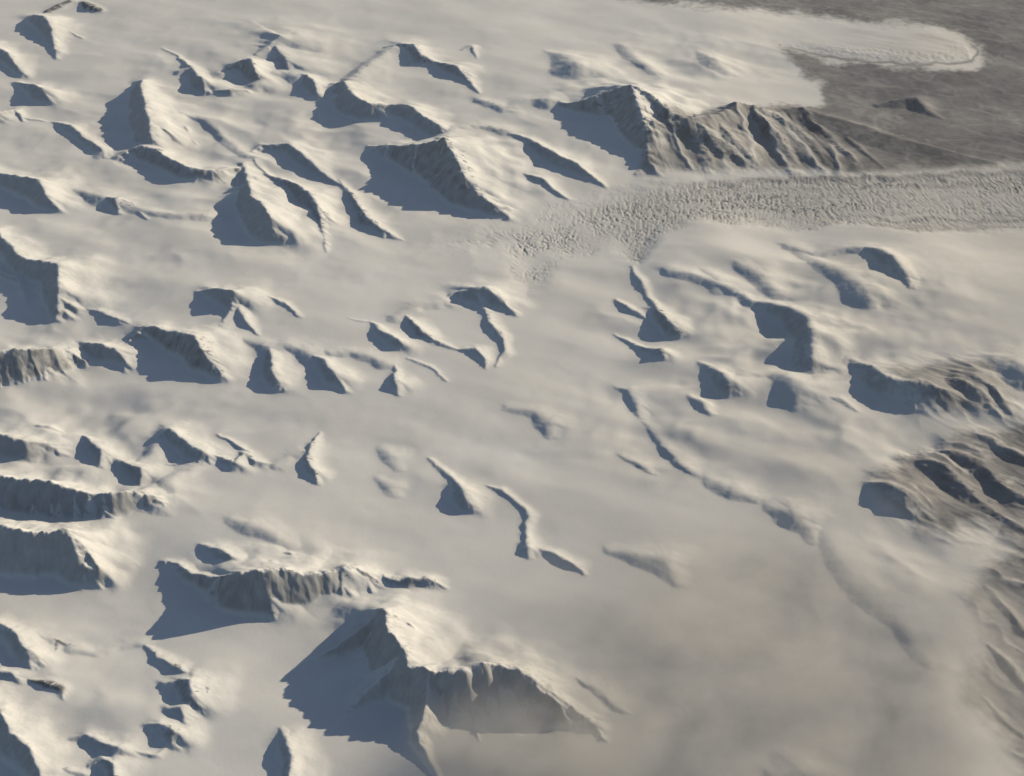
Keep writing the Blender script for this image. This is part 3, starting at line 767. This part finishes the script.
# ---------------------------------------------------------------- air
def box_mesh(name, lo, hi):
    v = [(x,y,z) for x in (lo[0],hi[0]) for y in (lo[1],hi[1]) for z in (lo[2],hi[2])]
    f = [(0,1,3,2),(4,6,7,5),(0,4,5,1),(2,3,7,6),(0,2,6,4),(1,5,7,3)]
    me = bpy.data.meshes.new(name); me.from_pydata(v, [], f); return me
def volume_material(name, color, density, aniso=0):
    m = bpy.data.materials.new(name); m.use_nodes = True; nt = m.node_tree
    for n in list(nt.nodes):
        if n.type != 'OUTPUT_MATERIAL': nt.nodes.remove(n)
    out = [n for n in nt.nodes if n.type == 'OUTPUT_MATERIAL'][0]
    pv = nt.nodes.new('ShaderNodeVolumePrincipled'); pv.inputs['Color'].default_value = (*color,1); pv.inputs['Density'].default_value = density; pv.inputs['Anisotropy'].default_value = aniso
    nt.links.new(pv.outputs[0], out.inputs['Volume']); return m, nt, pv
hz = bpy.data.objects.new('haze', box_mesh('haze', (-150000,-60000,-1500), (150000,200000,10300))); col.objects.link(hz)
hm, _, _ = volume_material('haze_air', (.92,.92,.93), HAZE)
hz.data.materials.append(hm); hz['kind'] = 'stuff'; hz['label'] = 'thin pale haze filling the air over the icefield'; hz['category'] = 'haze'
# ---- low mist lying in the lower valley, thicker in drifting billows
def mist(px, py, rx, ry, zlo, zhi, dens, seed, label, color=(.90,.865,.815)):
    x, y, _ = ray_ground(px, py, (zlo+zhi)/2)
    o = bpy.data.objects.new('mist', box_mesh('mist', (-rx,-ry,zlo), (rx,ry,zhi))); col.objects.link(o); o.location = (x, y, 0)
    m, nt, pv = volume_material('mist_air', color, dens, 0)
    N = nt.nodes.new; L = nt.links.new
    tc = N('ShaderNodeTexCoord')
    mp = N('ShaderNodeMapping'); mp.inputs['Location'].default_value = (0,0,-(zlo+zhi)/2/((zhi-zlo)/2)); mp.inputs['Scale'].default_value = (1/rx,1/ry,2/(zhi-zlo)); L(tc.outputs['Object'], mp.inputs[0])
    ln = N('ShaderNodeVectorMath'); ln.operation = 'LENGTH'; L(mp.outputs[0], ln.inputs[0])
    fall = N('ShaderNodeMapRange'); fall.inputs[1].default_value = 1.0; fall.inputs[2].default_value = .35; fall.inputs[3].default_value = 0; fall.inputs[4].default_value = 1; L(ln.outputs['Value'], fall.inputs[0])
    nz = N('ShaderNodeTexNoise'); nz.inputs['Scale'].default_value = .0014; nz.inputs['Detail'].default_value = 6; nz.inputs['Roughness'].default_value = .55; nz.inputs['Distortion'].default_value = 1.2
    m2 = N('ShaderNodeMapping'); m2.inputs['Location'].default_value = (seed*900,0,0); m2.inputs['Scale'].default_value = (1,.8,1.6); L(tc.outputs['Object'], m2.inputs[0]); L(m2.outputs[0], nz.inputs['Vector'])
    r2 = N('ShaderNodeMapRange'); r2.inputs[1].default_value = .38; r2.inputs[2].default_value = .62; L(nz.outputs[0], r2.inputs[0])
    a = N('ShaderNodeMath'); a.operation = 'MULTIPLY'; L(fall.outputs[0], a.inputs[0]); L(r2.outputs[0], a.inputs[1])
    b = N('ShaderNodeMath'); b.operation = 'MULTIPLY'; L(a.outputs[0], b.inputs[0]); b.inputs[1].default_value = dens; L(b.outputs[0], pv.inputs['Density'])
    o.data.materials.append(m); o['kind'] = 'stuff'; o['label'] = label; o['category'] = 'mist'
    return o
mist(800, 670, 3200, 2700, -150, 620, MIST*.75, 1, 'wide veil of brownish mist lying over the snow of the lower valley')
mist(540, 742, 1200, 700, -100, 380, MIST*1.9, 2, 'thicker mist bank lapping the foot of the great massif', (.86,.83,.78))
sc.cycles.volume_step_rate = 1; sc.cycles.volume_max_steps = 256

print('done', round(time.time()-T0,1))
